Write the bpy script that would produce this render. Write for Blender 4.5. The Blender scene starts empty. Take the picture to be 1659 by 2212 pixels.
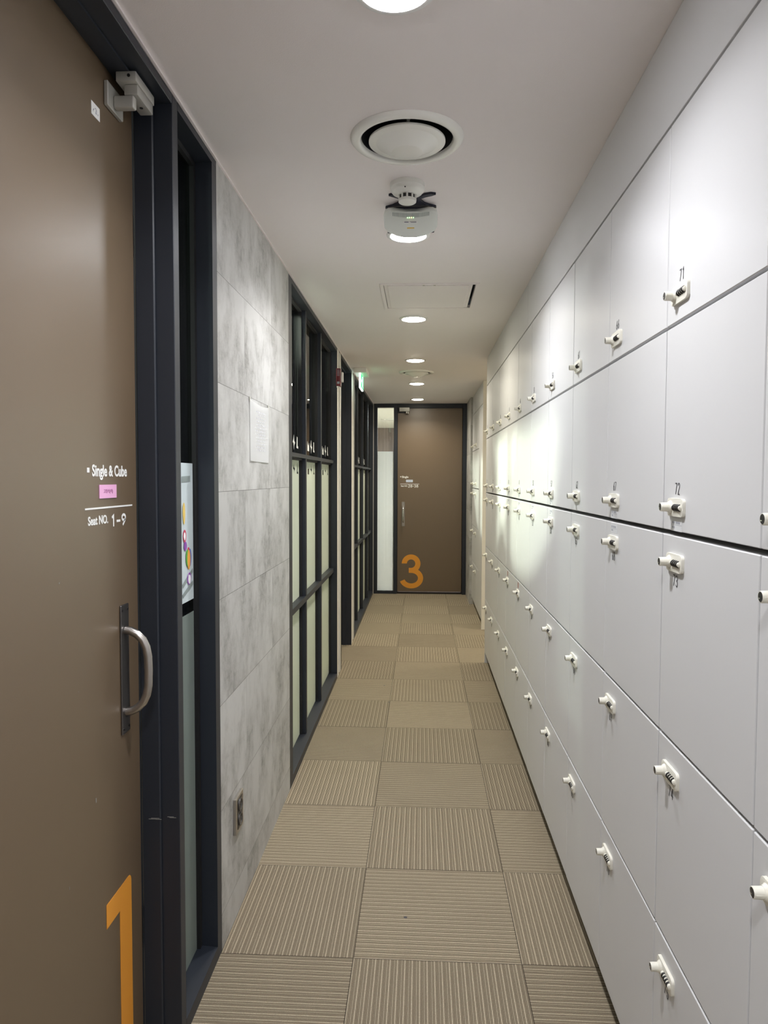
import bpy, bmesh, math, random
from mathutils import Vector, Matrix, Euler

random.seed(4)
PI = math.pi
S = bpy.context.scene
COL = S.collection

# ------------------------------------------------------------------ camera
W, H = 1659, 2212
F_PX = 1555.4
CAM_H = 1.433
pitch, yaw, roll = 0.0466, 0.05194, 0.00289
cam_d = bpy.data.cameras.new('camera')
cam = bpy.data.objects.new('camera', cam_d)
COL.objects.link(cam)
cy_, sy_ = math.cos(yaw), math.sin(yaw)
fwd = Vector((-sy_, cy_, 0)); rt = Vector((cy_, sy_, 0)); up = Vector((0, 0, 1))
f2 = fwd * math.cos(pitch) - up * math.sin(pitch)
u2 = up * math.cos(pitch) + fwd * math.sin(pitch)
r2 = rt * math.cos(roll) + u2 * math.sin(roll)
u3 = u2 * math.cos(roll) - rt * math.sin(roll)
cam.matrix_world = Matrix(((r2.x, u3.x, -f2.x, 0), (r2.y, u3.y, -f2.y, 0), (r2.z, u3.z, -f2.z, CAM_H), (0, 0, 0, 1)))
cam_d.sensor_fit = 'HORIZONTAL'
cam_d.sensor_width = 36.0
cam_d.lens = 36.0 * F_PX / W
cam_d.clip_start = 0.02
S.camera = cam

# ------------------------------------------------------------------ world, exposure
world = bpy.data.worlds.new('world')
S.world = world
world.use_nodes = True
world.node_tree.nodes['Background'].inputs[0].default_value = (0.6, 0.62, 0.7, 1)
world.node_tree.nodes['Background'].inputs[1].default_value = 0.02
S.view_settings.view_transform = 'Standard'
S.view_settings.look = 'None'
S.view_settings.gamma = 1.0
S.view_settings.use_curve_mapping = False
S.view_settings.exposure = 0.45
S.cycles.diffuse_bounces = 10
S.cycles.max_bounces = 14
LAMP = 60.0            # emission of the corridor downlights
LAMP_FAR = 54.0
ROOM_LAMP = 3600.0

# main dimensions (metres)
XL = -0.597            # face of the left wall and its frames
XR = 0.496             # face of the long locker bank
XR2 = 0.575            # face of the far locker bank
XC = 0.551             # concrete wall beside the end door
ZC = 2.351             # ceiling
YE = 8.89              # end wall
YB = -2.5              # wall behind the camera

# ------------------------------------------------------------------ helpers
def tag(o, label=None, cat=None, group=None, kind=None):
    if label: o['label'] = label
    if cat: o['category'] = cat
    if group: o['group'] = group
    if kind: o['kind'] = kind
    return o

def empty(name, loc=(0, 0, 0), label=None, cat=None, group=None, kind=None):
    o = bpy.data.objects.new(name, None)
    o.empty_display_size = 0.05
    COL.objects.link(o)
    o.location = loc
    return tag(o, label, cat, group, kind)

class MB:
    """collects shapes, then makes ONE mesh object"""
    def __init__(self):
        self.bm = bmesh.new()
    def box(self, x0, x1, y0, y1, z0, z1, bev=0.0, seg=2):
        r = bmesh.ops.create_cube(self.bm, size=1.0)
        vs = r['verts']
        sx, sy, sz = abs(x1 - x0), abs(y1 - y0), abs(z1 - z0)
        for v in vs:
            v.co = Vector(((x0 + x1) / 2 + v.co.x * sx, (y0 + y1) / 2 + v.co.y * sy, (z0 + z1) / 2 + v.co.z * sz))
        if bev > 0:
            es = list({e for v in vs for e in v.link_edges})
            bmesh.ops.bevel(self.bm, geom=es, offset=min(bev, sx * .45, sy * .45, sz * .45), segments=seg, profile=0.5, affect='EDGES')
        return self
    def prism(self, pts, h0, h1, axis='z', bev=0.0):
        """pts 2D outline; axis 'z': (x,y); 'x': (y,z); 'y': (x,z)"""
        def m(p, h):
            if axis == 'z': return (p[0], p[1], h)
            if axis == 'x': return (h, p[0], p[1])
            return (p[0], h, p[1])
        a = [self.bm.verts.new(m(p, h0)) for p in pts]
        b = [self.bm.verts.new(m(p, h1)) for p in pts]
        n = len(pts)
        fs = [self.bm.faces.new(a), self.bm.faces.new(b)]
        top = fs[1]
        for i in range(n):
            fs.append(self.bm.faces.new((a[i], a[(i + 1) % n], b[(i + 1) % n], b[i])))
        if bev > 0:
            bmesh.ops.bevel(self.bm, geom=list(top.edges), offset=bev, segments=2, profile=0.5, affect='EDGES')
        return self
    def lathe(self, prof, c=(0, 0, 0), axis='z', n=48, close=False):
        """prof list of (r, h) revolved about the axis"""
        rings = []
        for r, h in prof:
            ring = []
            for i in range(n):
                a = 2 * PI * i / n
                ca, sa = math.cos(a) * r, math.sin(a) * r
                if axis == 'z': p = (c[0] + ca, c[1] + sa, c[2] + h)
                elif axis == 'x': p = (c[0] + h, c[1] + ca, c[2] + sa)
                else: p = (c[0] + ca, c[1] + h, c[2] + sa)
                ring.append(p)
            rings.append(ring)
        vr = []
        for (r, h), ring in zip(prof, rings):
            if r < 1e-6:
                vr.append([self.bm.verts.new(ring[0])])
            else:
                vr.append([self.bm.verts.new(p) for p in ring])
        prs = list(zip(vr[:-1], vr[1:]))
        if close: prs.append((vr[-1], vr[0]))
        for A, B in prs:
            for i in range(n):
                j = (i + 1) % n
                if len(A) == 1 and len(B) == 1: continue
                if len(A) == 1: self.bm.faces.new((A[0], B[i], B[j]))
                elif len(B) == 1: self.bm.faces.new((A[i], A[j], B[0]))
                else: self.bm.faces.new((A[i], A[j], B[j], B[i]))
        return self
    def cyl(self, c, r, h0, h1, axis='z', n=32, r2=None):
        if r2 is None: r2 = r
        return self.lathe([(0, h0), (r, h0), (r2, h1), (0, h1)], c, axis, n)
    def tube(self, pts, r, n=14, caps=True):
        pts = [Vector(p) for p in pts]
        rings = []
        prev = None
        for i, p in enumerate(pts):
            t = (pts[min(i + 1, len(pts) - 1)] - pts[max(i - 1, 0)]).normalized()
            ref = prev if prev else (Vector((0, 0, 1)) if abs(t.z) < 0.9 else Vector((0, 1, 0)))
            a = (ref - t * ref.dot(t)).normalized()
            prev = a
            b = t.cross(a)
            rings.append([self.bm.verts.new(p + a * math.cos(2 * PI * k / n) * r + b * math.sin(2 * PI * k / n) * r) for k in range(n)])
        for A, B in zip(rings[:-1], rings[1:]):
            for i in range(n):
                self.bm.faces.new((A[i], A[(i + 1) % n], B[(i + 1) % n], B[i]))
        if caps:
            self.bm.faces.new(rings[0]); self.bm.faces.new(rings[-1])
        return self
    def poly(self, pts3):
        self.bm.faces.new([self.bm.verts.new(p) for p in pts3])
        return self
    def build(self, name, mat, parent=None, smooth=30, loc=None):
        bmesh.ops.recalc_face_normals(self.bm, faces=self.bm.faces)
        me = bpy.data.meshes.new(name)
        self.bm.to_mesh(me); self.bm.free()
        return link(name, me, mat, parent, smooth, loc)

def link(name, me, mat, parent=None, smooth=30, loc=None):
    me.materials.clear()
    me.materials.append(mat)
    if smooth:
        for p in me.polygons: p.use_smooth = True
        try: me.set_sharp_from_angle(angle=math.radians(smooth))
        except Exception: pass
    o = bpy.data.objects.new(name, me)
    COL.objects.link(o)
    if parent: o.parent = parent
    if loc: o.location = loc
    return o

def curve_mesh(name, loops, extrude=0.0):
    """flat filled mesh (in xy) of closed loops; inner loops are holes"""
    cu = bpy.data.curves.new(name, 'CURVE')
    cu.dimensions = '2D'; cu.fill_mode = 'BOTH'; cu.extrude = extrude
    for lp in loops:
        sp = cu.splines.new('POLY')
        sp.points.add(len(lp) - 1)
        for i, p in enumerate(lp): sp.points[i].co = (p[0], p[1], 0, 1)
        sp.use_cyclic_u = True
    o = bpy.data.objects.new(name, cu)
    COL.objects.link(o)
    dg = bpy.context.evaluated_depsgraph_get()
    me = bpy.data.meshes.new_from_object(o.evaluated_get(dg))
    bpy.data.objects.remove(o); bpy.data.curves.remove(cu)
    me.name = name
    return me

def text_mesh(name, body, size, xs=1.0, bold=0.0, spacing=1.0, align='LEFT'):
    cu = bpy.data.curves.new(name, 'FONT')
    cu.body = body; cu.size = size; cu.offset = bold; cu.space_character = spacing
    cu.align_x = align; cu.extrude = 0.0002; cu.resolution_u = 4
    o = bpy.data.objects.new(name, cu)
    COL.objects.link(o)
    dg = bpy.context.evaluated_depsgraph_get()
    me = bpy.data.meshes.new_from_object(o.evaluated_get(dg))
    bpy.data.objects.remove(o); bpy.data.curves.remove(cu)
    for v in me.vertices: v.co.x *= xs
    me.name = name
    return me

def xform(me, M):
    me.transform(M)
    return me

def fit_x(me, width):
    xs = [v.co.x for v in me.vertices]
    a, b = min(xs), max(xs)
    for v in me.vertices: v.co.x = (v.co.x - a) * width / (b - a)
    return me

def fit_y(me, h):
    ys = [v.co.y for v in me.vertices]
    a, b = min(ys), max(ys)
    for v in me.vertices: v.co.y = (v.co.y - a) * h / (b - a)
    return me

# 2D artwork (u right, v up) placed on the left wall (reads towards +Y, faces +X)
def M_left(x, y, z): return Matrix(((0, 0, 1, x), (1, 0, 0, y), (0, 1, 0, z), (0, 0, 0, 1)))
# on the right wall (reads towards -Y, faces -X)
def M_right(x, y, z): return Matrix(((0, 0, -1, x), (-1, 0, 0, y), (0, 1, 0, z), (0, 0, 0, 1)))
# on the end wall (reads towards +X, faces -Y)
def M_end(x, y, z): return Matrix(((1, 0, 0, x), (0, 0, -1, y), (0, 1, 0, z), (0, 0, 0, 1)))

def ribbon(bm, pts, w, z=0.0, closed=False):
    n = len(pts)
    P = [Vector((p[0], p[1])) for p in pts]
    L, R = [], []
    for i in range(n):
        if closed:
            a, b = P[i - 1], P[(i + 1) % n]
            d1 = (P[i] - a).normalized(); d2 = (b - P[i]).normalized()
        else:
            d1 = (P[i] - P[i - 1]).normalized() if i > 0 else (P[1] - P[0]).normalized()
            d2 = (P[i + 1] - P[i]).normalized() if i < n - 1 else d1
        t = (d1 + d2)
        t = t.normalized() if t.length > 1e-6 else d1
        nn = Vector((-t.y, t.x))
        c = max(0.45, nn.dot(Vector((-d1.y, d1.x))))
        L.append(bm.verts.new((P[i].x + nn.x * w / 2 / c, P[i].y + nn.y * w / 2 / c, z)))
        R.append(bm.verts.new((P[i].x - nn.x * w / 2 / c, P[i].y - nn.y * w / 2 / c, z)))
    rng = range(n) if closed else range(n - 1)
    for i in rng:
        j = (i + 1) % n
        bm.faces.new((L[i], R[i], R[j], L[j]))

def arc(cx, cy, rx, ry, a0, a1, n=12):
    return [(cx + rx * math.cos(math.radians(a0 + (a1 - a0) * i / n)), cy + ry * math.sin(math.radians(a0 + (a1 - a0) * i / n))) for i in range(n + 1)]

# narrow single-stroke numerals, box 0.42 wide, 1 high
DIG = {
 '0': [(arc(.21, .75, .17, .21, 180, 0) + arc(.21, .25, .17, .21, 0, -180), True)],
 '1': [([(.10, .80), (.24, .96), (.24, .04)], False)],
 '2': [(arc(.21, .75, .16, .21, 175, -25) + [(.06, .05), (.38, .05)], False)],
 '3': [(arc(.20, .75, .16, .20, 160, -85) + arc(.20, .27, .17, .23, 85, -160), False)],
 '4': [([(.31, .04), (.31, .96), (.04, .28), (.41, .28)], False)],
 '5': [([(.36, .95), (.09, .95), (.07, .55)] + arc(.21, .30, .16, .26, 120, -160), False)],
 '6': [([(.31, .95), (.09, .50)] + arc(.21, .28, .155, .24, 160, -190), False)],
 '7': [([(.04, .95), (.38, .95), (.14, .04)], False)],
 '8': [(arc(.21, .75, .14, .20, -90, 270)[:-1], True), (arc(.21, .29, .165, .25, 90, 450)[:-1], True)],
 '9': [([(.12, .05), (.33, .50)] + arc(.21, .72, .155, .24, -20, 330), False)],
}
def number_mesh(name, s, h, w=0.085):
    bm = bmesh.new()
    for k, ch in enumerate(s):
        for pts, cl in DIG[ch]:
            ribbon(bm, [((p[0] + k * 0.56) * h * 1.12, p[1] * h) for p in pts], w * h, 0.0, cl)
    tot = (0.56 * (len(s) - 1) + 0.42) * h * 1.12
    for v in bm.verts: v.co.x -= tot / 2
    r = bmesh.ops.extrude_face_region(bm, geom=bm.faces[:])
    for e in r['geom']:
        if isinstance(e, bmesh.types.BMVert): e.co.z += 0.0003
    bmesh.ops.recalc_face_normals(bm, faces=bm.faces)
    me = bpy.data.meshes.new(name); bm.to_mesh(me); bm.free()
    return me

# ------------------------------------------------------------------ materials
def mat_new(name):
    m = bpy.data.materials.new(name); m.use_nodes = True
    nt = m.node_tree
    return m, nt, nt.nodes['Principled BSDF'], nt.nodes['Material Output']

class NT:
    def __init__(self, nt): self.nt = nt
    def node(self, t, **kw):
        n = self.nt.nodes.new(t)
        for k, v in kw.items(): setattr(n, k, v)
        return n
    def _set(self, sock, v):
        if hasattr(v, 'is_output') or isinstance(v, bpy.types.NodeSocket): self.nt.links.new(v, sock)
        else: sock.default_value = v
    def math(self, op, a, b=0.0, c=None, clamp=False):
        n = self.node('ShaderNodeMath', operation=op); n.use_clamp = clamp
        self._set(n.inputs[0], a); self._set(n.inputs[1], b)
        if c is not None: self._set(n.inputs[2], c)
        return n.outputs[0]
    def mix(self, f, a, b, bt='MIX'):
        n = self.node('ShaderNodeMix', data_type='RGBA', blend_type=bt)
        self._set(n.inputs[0], f)
        self._set(n.inputs[6], a if not isinstance(a, tuple) else (*a, 1)[:4])
        self._set(n.inputs[7], b if not isinstance(b, tuple) else (*b, 1)[:4])
        return n.outputs[2]
    def noise(self, vec, scale, detail=3.0, rough=0.5, dist=0.0):
        n = self.node('ShaderNodeTexNoise')
        if vec is not None: self.nt.links.new(vec, n.inputs['Vector'])
        n.inputs['Scale'].default_value = scale; n.inputs['Detail'].default_value = detail
        n.inputs['Roughness'].default_value = rough; n.inputs['Distortion'].default_value = dist
        return n.outputs['Fac']
    def ramp(self, f, stops):
        n = self.node('ShaderNodeValToRGB')
        self.nt.links.new(f, n.inputs[0])
        cr = n.color_ramp
        while len(cr.elements) < len(stops): cr.elements.new(0.5)
        for e, (p, c) in zip(cr.elements, stops):
            e.position = p; e.color = (*c, 1) if len(c) == 3 else c
        return n.outputs[0]
    def coord(self, kind='Object'):
        return self.node('ShaderNodeTexCoord').outputs[kind]
    def pos(self):
        return self.node('ShaderNodeNewGeometry').outputs['Position']
    def mapping(self, vec, scale=(1, 1, 1), loc=(0, 0, 0)):
        n = self.node('ShaderNodeMapping')
        self.nt.links.new(vec, n.inputs[0]); n.inputs['Scale'].default_value = scale; n.inputs['Location'].default_value = loc
        return n.outputs[0]
    def bump(self, h, strength, dist, bsdf):
        n = self.node('ShaderNodeBump'); n.inputs['Strength'].default_value = strength; n.inputs['Distance'].default_value = dist
        self.nt.links.new(h, n.inputs['Height']); self.nt.links.new(n.outputs[0], bsdf.inputs['Normal'])

def plain(name, col, rough=0.5, metal=0.0, spec=0.5, var=0.04, grain=0.0, gscale=400, coat=0.0, emis=None, estr=0.0):
    m, nt, b, out = mat_new(name)
    n = NT(nt)
    b.inputs['Roughness'].default_value = rough
    b.inputs['Metallic'].default_value = metal
    b.inputs['Specular IOR Level'].default_value = spec
    b.inputs['Coat Weight'].default_value = coat
    if var > 0:
        f = n.noise(n.pos(), 3.0, 4)
        c = n.mix(f, tuple(x * (1 - var) for x in col), tuple(min(1, x * (1 + var)) for x in col))
        nt.links.new(c, b.inputs['Base Color'])
    else:
        b.inputs['Base Color'].default_value = (*col, 1)
    if grain > 0:
        n.bump(n.noise(n.pos(), gscale, 2), grain, 0.001, b)
    if emis:
        b.inputs['Emission Color'].default_value = (*emis, 1)
        b.inputs['Emission Strength'].default_value = estr
    return m

M = {}
M['ceiling'] = plain('ceiling_paint', (.85, .80, .80), .62, grain=.25, gscale=500, var=.02)
M['white_wall'] = plain('cream_paint', (.80, .77, .70), .5)
M['frame'] = plain('slate_frame_paint', (.017, .021, .030), .45, spec=.5, grain=.08, gscale=700)
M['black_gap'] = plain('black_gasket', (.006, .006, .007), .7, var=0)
M['locker'] = plain('white_laminate', (.65, .65, .655), .37, spec=.14, var=.01, grain=.05, gscale=900)
M['locker_body'] = plain('locker_carcass', (.66, .655, .64), .5, var=.02)
M['lock'] = plain('ivory_plastic', (.80, .78, .69), .35, var=.01)
M['lock_dark'] = plain('black_plastic', (.010, .009, .010), .3, var=0)
M['chrome'] = plain('chrome', (.75, .74, .72), .22, metal=1.0, var=0)
M['steel'] = plain('brushed_steel', (.50, .47, .44), .32, metal=1.0, var=.03)
M['dark_steel'] = plain('dark_steel_plate', (.16, .15, .145), .38, metal=.9, var=.03)
M['closer'] = plain('silver_painted_metal', (.50, .49, .45), .4, metal=.35, var=.02, grain=.1, gscale=900)
M['number'] = plain('numeral_grey', (.045, .043, .05), .5, var=0)
M['orange'] = plain('orange_vinyl', (.80, .33, .035), .5, var=.02)
M['white_vinyl'] = plain('white_vinyl', (.86, .86, .84), .45, var=0)
M['pink'] = plain('pink_paper', (.80, .42, .66), .6, var=.02)
M['blue_paper'] = plain('pale_blue_paper', (.62, .70, .85), .6, var=.02)
M['paper'] = plain('white_paper', (.93, .93, .92), .65, var=.02)
M['poster'] = plain('poster_paper', (.60, .68, .70), .6, var=.03)
M['ink'] = plain('grey_ink', (.30, .31, .36), .7, var=0)
M['pink_ink'] = plain('mauve_ink', (.34, .12, .26), .7, var=0)
M['plastic'] = plain('white_plastic', (.84, .84, .80), .35, var=.01)
M['vent'] = plain('vent_plastic', (.90, .90, .86), .26, var=.03)
M['ap_white'] = plain('access_point_plastic', (.84, .88, .84), .32, var=.01)
M['ap_dark'] = plain('navy_bracket', (.012, .014, .03), .45, var=0)
M['dark_void'] = plain('dark_duct', (.012, .012, .015), .8, var=0)
M['red'] = plain('red_plastic', (.13, .012, .018), .35, var=.05)
M['tape'] = plain('grey_tape', (.30, .35, .34), .35, var=.02)
M['yellow'] = plain('yellow_sticker', (.85, .60, .15), .5, var=0)
M['green'] = plain('green_sticker', (.12, .42, .06), .5, var=0)
M['blue'] = plain('blue_sticker', (.12, .16, .50), .5, var=0)
M['redb'] = plain('crimson_sticker', (.62, .05, .12), .5, var=0)
M['purple'] = plain('purple_sticker', (.28, .08, .42), .5, var=0)
M['orange_b'] = plain('light_orange_sticker', (.90, .40, .06), .5, var=0)
M['wood_post'] = plain('brown_board', (.30, .155, .065), .55, var=.15)
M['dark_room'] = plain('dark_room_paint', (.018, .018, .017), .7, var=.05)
M['dim_green'] = plain('grey_green_dim_light_tone', (.22, .26, .245), .7, var=.05)  # room's dim light put into the colour: lighter than the other room walls
M['room_ceiling'] = plain('room_ceiling_paint', (.62, .60, .56), .7, var=.02)
M['scuff'] = plain('scuff_pale', (.30, .29, .26), .7, var=.0)
M['lamp_rim'] = plain('lamp_rim_white', (.80, .80, .80), .4, var=0)

def emitter(name, col, strength):
    m = bpy.data.materials.new(name); m.use_nodes = True
    nt = m.node_tree; nt.nodes.clear()
    e = nt.nodes.new('ShaderNodeEmission'); o = nt.nodes.new('ShaderNodeOutputMaterial')
    e.inputs[0].default_value = (*col, 1); e.inputs[1].default_value = strength
    nt.links.new(e.outputs[0], o.inputs[0])
    return m
M['lamp_cool'] = emitter('lamp_cool', (.95, .96, 1.0), LAMP)
M['lamp_warm'] = emitter('lamp_warm', (1.0, .93, .78), LAMP_FAR)
M['room_lamp'] = emitter('room_lamp', (1.0, .97, .82), ROOM_LAMP)
M['study_lamp'] = emitter('study_lamp', (.97, .97, 1.0), ROOM_LAMP)
M['exit_green'] = emitter('exit_green', (.08, .70, .24), 1.3)
M['exit_white'] = emitter('exit_white', (.80, 1.0, .88), 1.6)
M['led_green'] = emitter('led_green', (.45, 1.0, .35), 3.0)
M['led_amber'] = emitter('led_amber', (1.0, .65, .25), 3.5)

# brown door laminate
def m_door():
    m, nt, b, out = mat_new('brown_door_laminate')
    n = NT(nt)
    f = n.noise(n.pos(), 1.4, 3)
    c = n.mix(f, (.128, .086, .046), (.146, .098, .054))
    g = n.noise(n.mapping(n.pos(), (1, 1, 1)), 900, 2)
    c = n.mix(n.math('MULTIPLY', g, .22), c, (.20, .155, .12))
    nt.links.new(c, b.inputs['Base Color'])
    b.inputs['Roughness'].default_value = .40
    b.inputs['Specular IOR Level'].default_value = .75
    b.inputs['Coat Weight'].default_value = .35
    b.inputs['Coat Roughness'].default_value = .34
    n.bump(g, .18, .001, b)
    return m
M['door'] = m_door()

# concrete-look tiles
def m_concrete(axis, period, off, joints=True):
    """axis: which world coordinate runs along the wall ('y' or 'x')"""
    m, nt, b, out = mat_new('concrete_tile')
    n = NT(nt)
    p = n.pos()
    sx = n.node('ShaderNodeSeparateXYZ'); nt.links.new(p, sx.inputs[0])
    u = sx.outputs[1] if axis == 'y' else sx.outputs[0]
    z = sx.outputs[2]
    row = n.math('FLOOR', n.math('DIVIDE', n.math('SUBTRACT', z, .108), .3208))
    odd = n.math('MODULO', n.math('ADD', row, 21.0), 2.0)
    uo = n.math('ADD', n.math('SUBTRACT', u, off), n.math('MULTIPLY', odd, period / 2))
    colm = n.math('FLOOR', n.math('DIVIDE', uo, period))
    cmb = n.node('ShaderNodeCombineXYZ')
    nt.links.new(colm, cmb.inputs[0]); nt.links.new(row, cmb.inputs[1])
    wn = n.node('ShaderNodeTexWhiteNoise', noise_dimensions='3D'); nt.links.new(cmb.outputs[0], wn.inputs['Vector'])
    off3 = n.node('ShaderNodeVectorMath', operation='SCALE'); nt.links.new(wn.outputs['Color'], off3.inputs[0]); off3.inputs['Scale'].default_value = 7.0
    add = n.node('ShaderNodeVectorMath', operation='ADD'); nt.links.new(p, add.inputs[0]); nt.links.new(off3.outputs[0], add.inputs[1])
    v = add.outputs[0]
    v1 = n.mapping(v, (6, 6, 4.2))
    big = n.noise(v1, 1.0, 7, .62, .15)
    streak = n.noise(n.mapping(v, (31, 31, 21)), 1.0, 9, .8, .25)
    hstreak = n.noise(n.mapping(v, (9, 9, 30)), 1.0, 4, .7, .4)
    fine = n.noise(n.mapping(v, (1, 1, 1)), 170, 3, .7)
    patch = n.ramp(big, [(.40, (0, 0, 0)), (.64, (1, 1, 1))])
    st = n.ramp(streak, [(.40, (0, 0, 0)), (.60, (1, 1, 1))])
    hs = n.ramp(hstreak, [(.50, (0, 0, 0)), (.66, (1, 1, 1))])
    dark = n.math('MULTIPLY', patch, n.math('ADD', n.math('MULTIPLY', st, .62), .36), clamp=True)
    dark = n.math('ADD', dark, n.math('MULTIPLY', n.math('MULTIPLY', hs, patch), .3), clamp=True)
    c = n.mix(dark, (.54, .535, .52), (.235, .23, .215))
    c = n.mix(n.math('MULTIPLY', n.ramp(fine, [(.35, (0, 0, 0)), (.7, (1, 1, 1))]), .16), c, (.60, .59, .56))
    tint = n.math('ADD', .93, n.math('MULTIPLY', wn.outputs['Value'], .12))
    hsv = n.node('ShaderNodeHueSaturation'); nt.links.new(c, hsv.inputs['Color']); nt.links.new(tint, hsv.inputs['Value'])
    c = hsv.outputs[0]
    fz = n.math('MULTIPLY', n.math('FRACT', n.math('DIVIDE', n.math('SUBTRACT', z, .108), .3208)), .3208)
    jz = n.math('LESS_THAN', fz, .0016)
    fu = n.math('MULTIPLY', n.math('FRACT', n.math('DIVIDE', uo, period)), period)
    ju = n.math('MULTIPLY', n.math('LESS_THAN', fu, .0022), .42)
    j = n.math('MAXIMUM', n.math('MULTIPLY', jz, .85), ju)
    c = n.mix(j, c, (.07, .065, .06))
    nt.links.new(c, b.inputs['Base Color'])
    b.inputs['Roughness'].default_value = .48
    n.bump(n.math('SUBTRACT', n.math('MULTIPLY', fine, .3), j), .35, .0012, b)
    return m
M['concrete'] = m_concrete('y', .866, 2.415)

# carpet tiles, ribs turned by a quarter from tile to tile
def m_carpet():
    m, nt, b, out = mat_new('ribbed_carpet_tile')
    n = NT(nt)
    p = n.pos()
    sx = n.node('ShaderNodeSeparateXYZ'); nt.links.new(p, sx.inputs[0])
    X = n.math('DIVIDE', n.math('ADD', sx.outputs[0], .196), .5)
    Y = n.math('DIVIDE', n.math('SUBTRACT', sx.outputs[1], 2.081), .5)
    i = n.math('FLOOR', X); j = n.math('FLOOR', Y)
    fx = n.math('FRACT', X); fy = n.math('FRACT', Y)
    par = n.math('MODULO', n.math('ADD', n.math('ADD', i, j), 40.0), 2.0)      # 0: ribs run across
    cmb = n.node('ShaderNodeCombineXYZ'); nt.links.new(i, cmb.inputs[0]); nt.links.new(j, cmb.inputs[1])
    wn = n.node('ShaderNodeTexWhiteNoise', noise_dimensions='3D'); nt.links.new(cmb.outputs[0], wn.inputs['Vector'])
    wob = n.math('MULTIPLY', n.math('SUBTRACT', n.noise(p, 60, 2), .5), .0035)
    s = n.math('MULTIPLY', n.math('ADD', n.math('MULTIPLY', par, fx), n.math('MULTIPLY', n.math('SUBTRACT', 1.0, par), fy)), .5)
    s = n.math('ADD', s, n.math('MULTIPLY', wob, .35))
    k = n.math('DIVIDE', s, .00435)
    rib = n.math('ADD', n.math('MULTIPLY', n.math('COSINE', n.math('MULTIPLY', k, 2 * PI)), -.5), .5)   # 1 on a rib
    per = n.math('FRACT', n.math('DIVIDE', s, .02175))
    bright = n.math('LESS_THAN', per, .2)
    second = n.math('MULTIPLY', n.math('GREATER_THAN', per, .6), n.math('LESS_THAN', per, .8))
    yarn = n.ramp(n.noise(n.mapping(p, (1, 1, 1)), 330, 3, .7), [(.38, (0, 0, 0)), (.62, (1, 1, 1))])
    blot = n.noise(p, 5, 4, .6)
    base = n.mix(rib, (.082, .064, .046), (.42, .350, .245))
    hi = n.mix(rib, (.18, .145, .10), (.78, .68, .50))
    mid = n.mix(rib, (.10, .08, .056), (.58, .50, .36))
    c = n.mix(second, base, mid)
    c = n.mix(bright, c, hi)
    c = n.mix(n.math('MULTIPLY', yarn, .62), c, n.mix(.55, c, (.13, .105, .078)))
    c = n.mix(n.math('MULTIPLY', n.ramp(blot, [(.45, (0, 0, 0)), (.75, (1, 1, 1))]), .18), c, (.2, .16, .115))
    hsv = n.node('ShaderNodeHueSaturation'); nt.links.new(c, hsv.inputs['Color'])
    nt.links.new(n.math('ADD', .90, n.math('MULTIPLY', wn.outputs['Value'], .20)), hsv.inputs['Value'])
    c = hsv.outputs[0]
    ex = n.math('MINIMUM', fx, n.math('SUBTRACT', 1.0, fx)); ey = n.math('MINIMUM', fy, n.math('SUBTRACT', 1.0, fy))
    seam = n.math('LESS_THAN', n.math('MINIMUM', ex, ey), .0034)
    c = n.mix(n.math('MULTIPLY', seam, .72), c, (.035, .028, .022))
    nt.links.new(c, b.inputs['Base Color'])
    b.inputs['Roughness'].default_value = .95
    b.inputs['Specular IOR Level'].default_value = .1
    h = n.math('ADD', n.math('MULTIPLY', rib, .6), n.math('MULTIPLY', yarn, .5))
    h = n.math('SUBTRACT', h, n.math('MULTIPLY', seam, 1.0))
    n.bump(h, .5, .002, b)
    return m
M['carpet'] = m_carpet()

def m_glass(name, tint=(.80, .86, .84), refl=.06):
    m = bpy.data.materials.new(name); m.use_nodes = True
    nt = m.node_tree; nt.nodes.clear(); n = NT(nt)
    tr = n.node('ShaderNodeBsdfTransparent'); tr.inputs[0].default_value = (*tint, 1)
    gl = n.node('ShaderNodeBsdfGlossy'); gl.inputs['Roughness'].default_value = .02
    fr = n.node('ShaderNodeFresnel'); fr.inputs[0].default_value = 1.45
    mx = n.node('ShaderNodeMixShader'); o = n.node('ShaderNodeOutputMaterial')
    nt.links.new(fr.outputs[0], mx.inputs[0]); nt.links.new(tr.outputs[0], mx.inputs[1]); nt.links.new(gl.outputs[0], mx.inputs[2])
    nt.links.new(mx.outputs[0], o.inputs[0])
    return m
M['glass'] = m_glass('clear_glass')
M['glass_dark'] = m_glass('smoked_glass', (.45, .52, .50))

def m_film(name, col, rough=.35, trans=.5):
    m = bpy.data.materials.new(name); m.use_nodes = True
    nt = m.node_tree; nt.nodes.clear(); n = NT(nt)
    d = n.node('ShaderNodeBsdfDiffuse'); t = n.node('ShaderNodeBsdfTranslucent')
    g = n.node('ShaderNodeBsdfGlossy'); g.inputs['Roughness'].default_value = rough
    f = n.noise(n.pos(), 2.0, 3)
    c = n.mix(f, tuple(x * .97 for x in col), col)
    nt.links.new(c, d.inputs[0]); nt.links.new(c, t.inputs[0])
    m1 = n.node('ShaderNodeMixShader'); m1.inputs[0].default_value = trans
    nt.links.new(d.outputs[0], m1.inputs[1]); nt.links.new(t.outputs[0], m1.inputs[2])
    m2 = n.node('ShaderNodeMixShader'); m2.inputs[0].default_value = .05
    nt.links.new(m1.outputs[0], m2.inputs[1]); nt.links.new(g.outputs[0], m2.inputs[2])
    o = n.node('ShaderNodeOutputMaterial'); nt.links.new(m2.outputs[0], o.inputs[0])
    return m
M['film'] = m_film('frosted_film', (.88, .92, .82))
M['film_dark'] = m_film('frosted_film_grey', (.28, .33, .30), trans=.3)
M['film_white'] = m_film('frosted_film_white', (.84, .81, .79))

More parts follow.
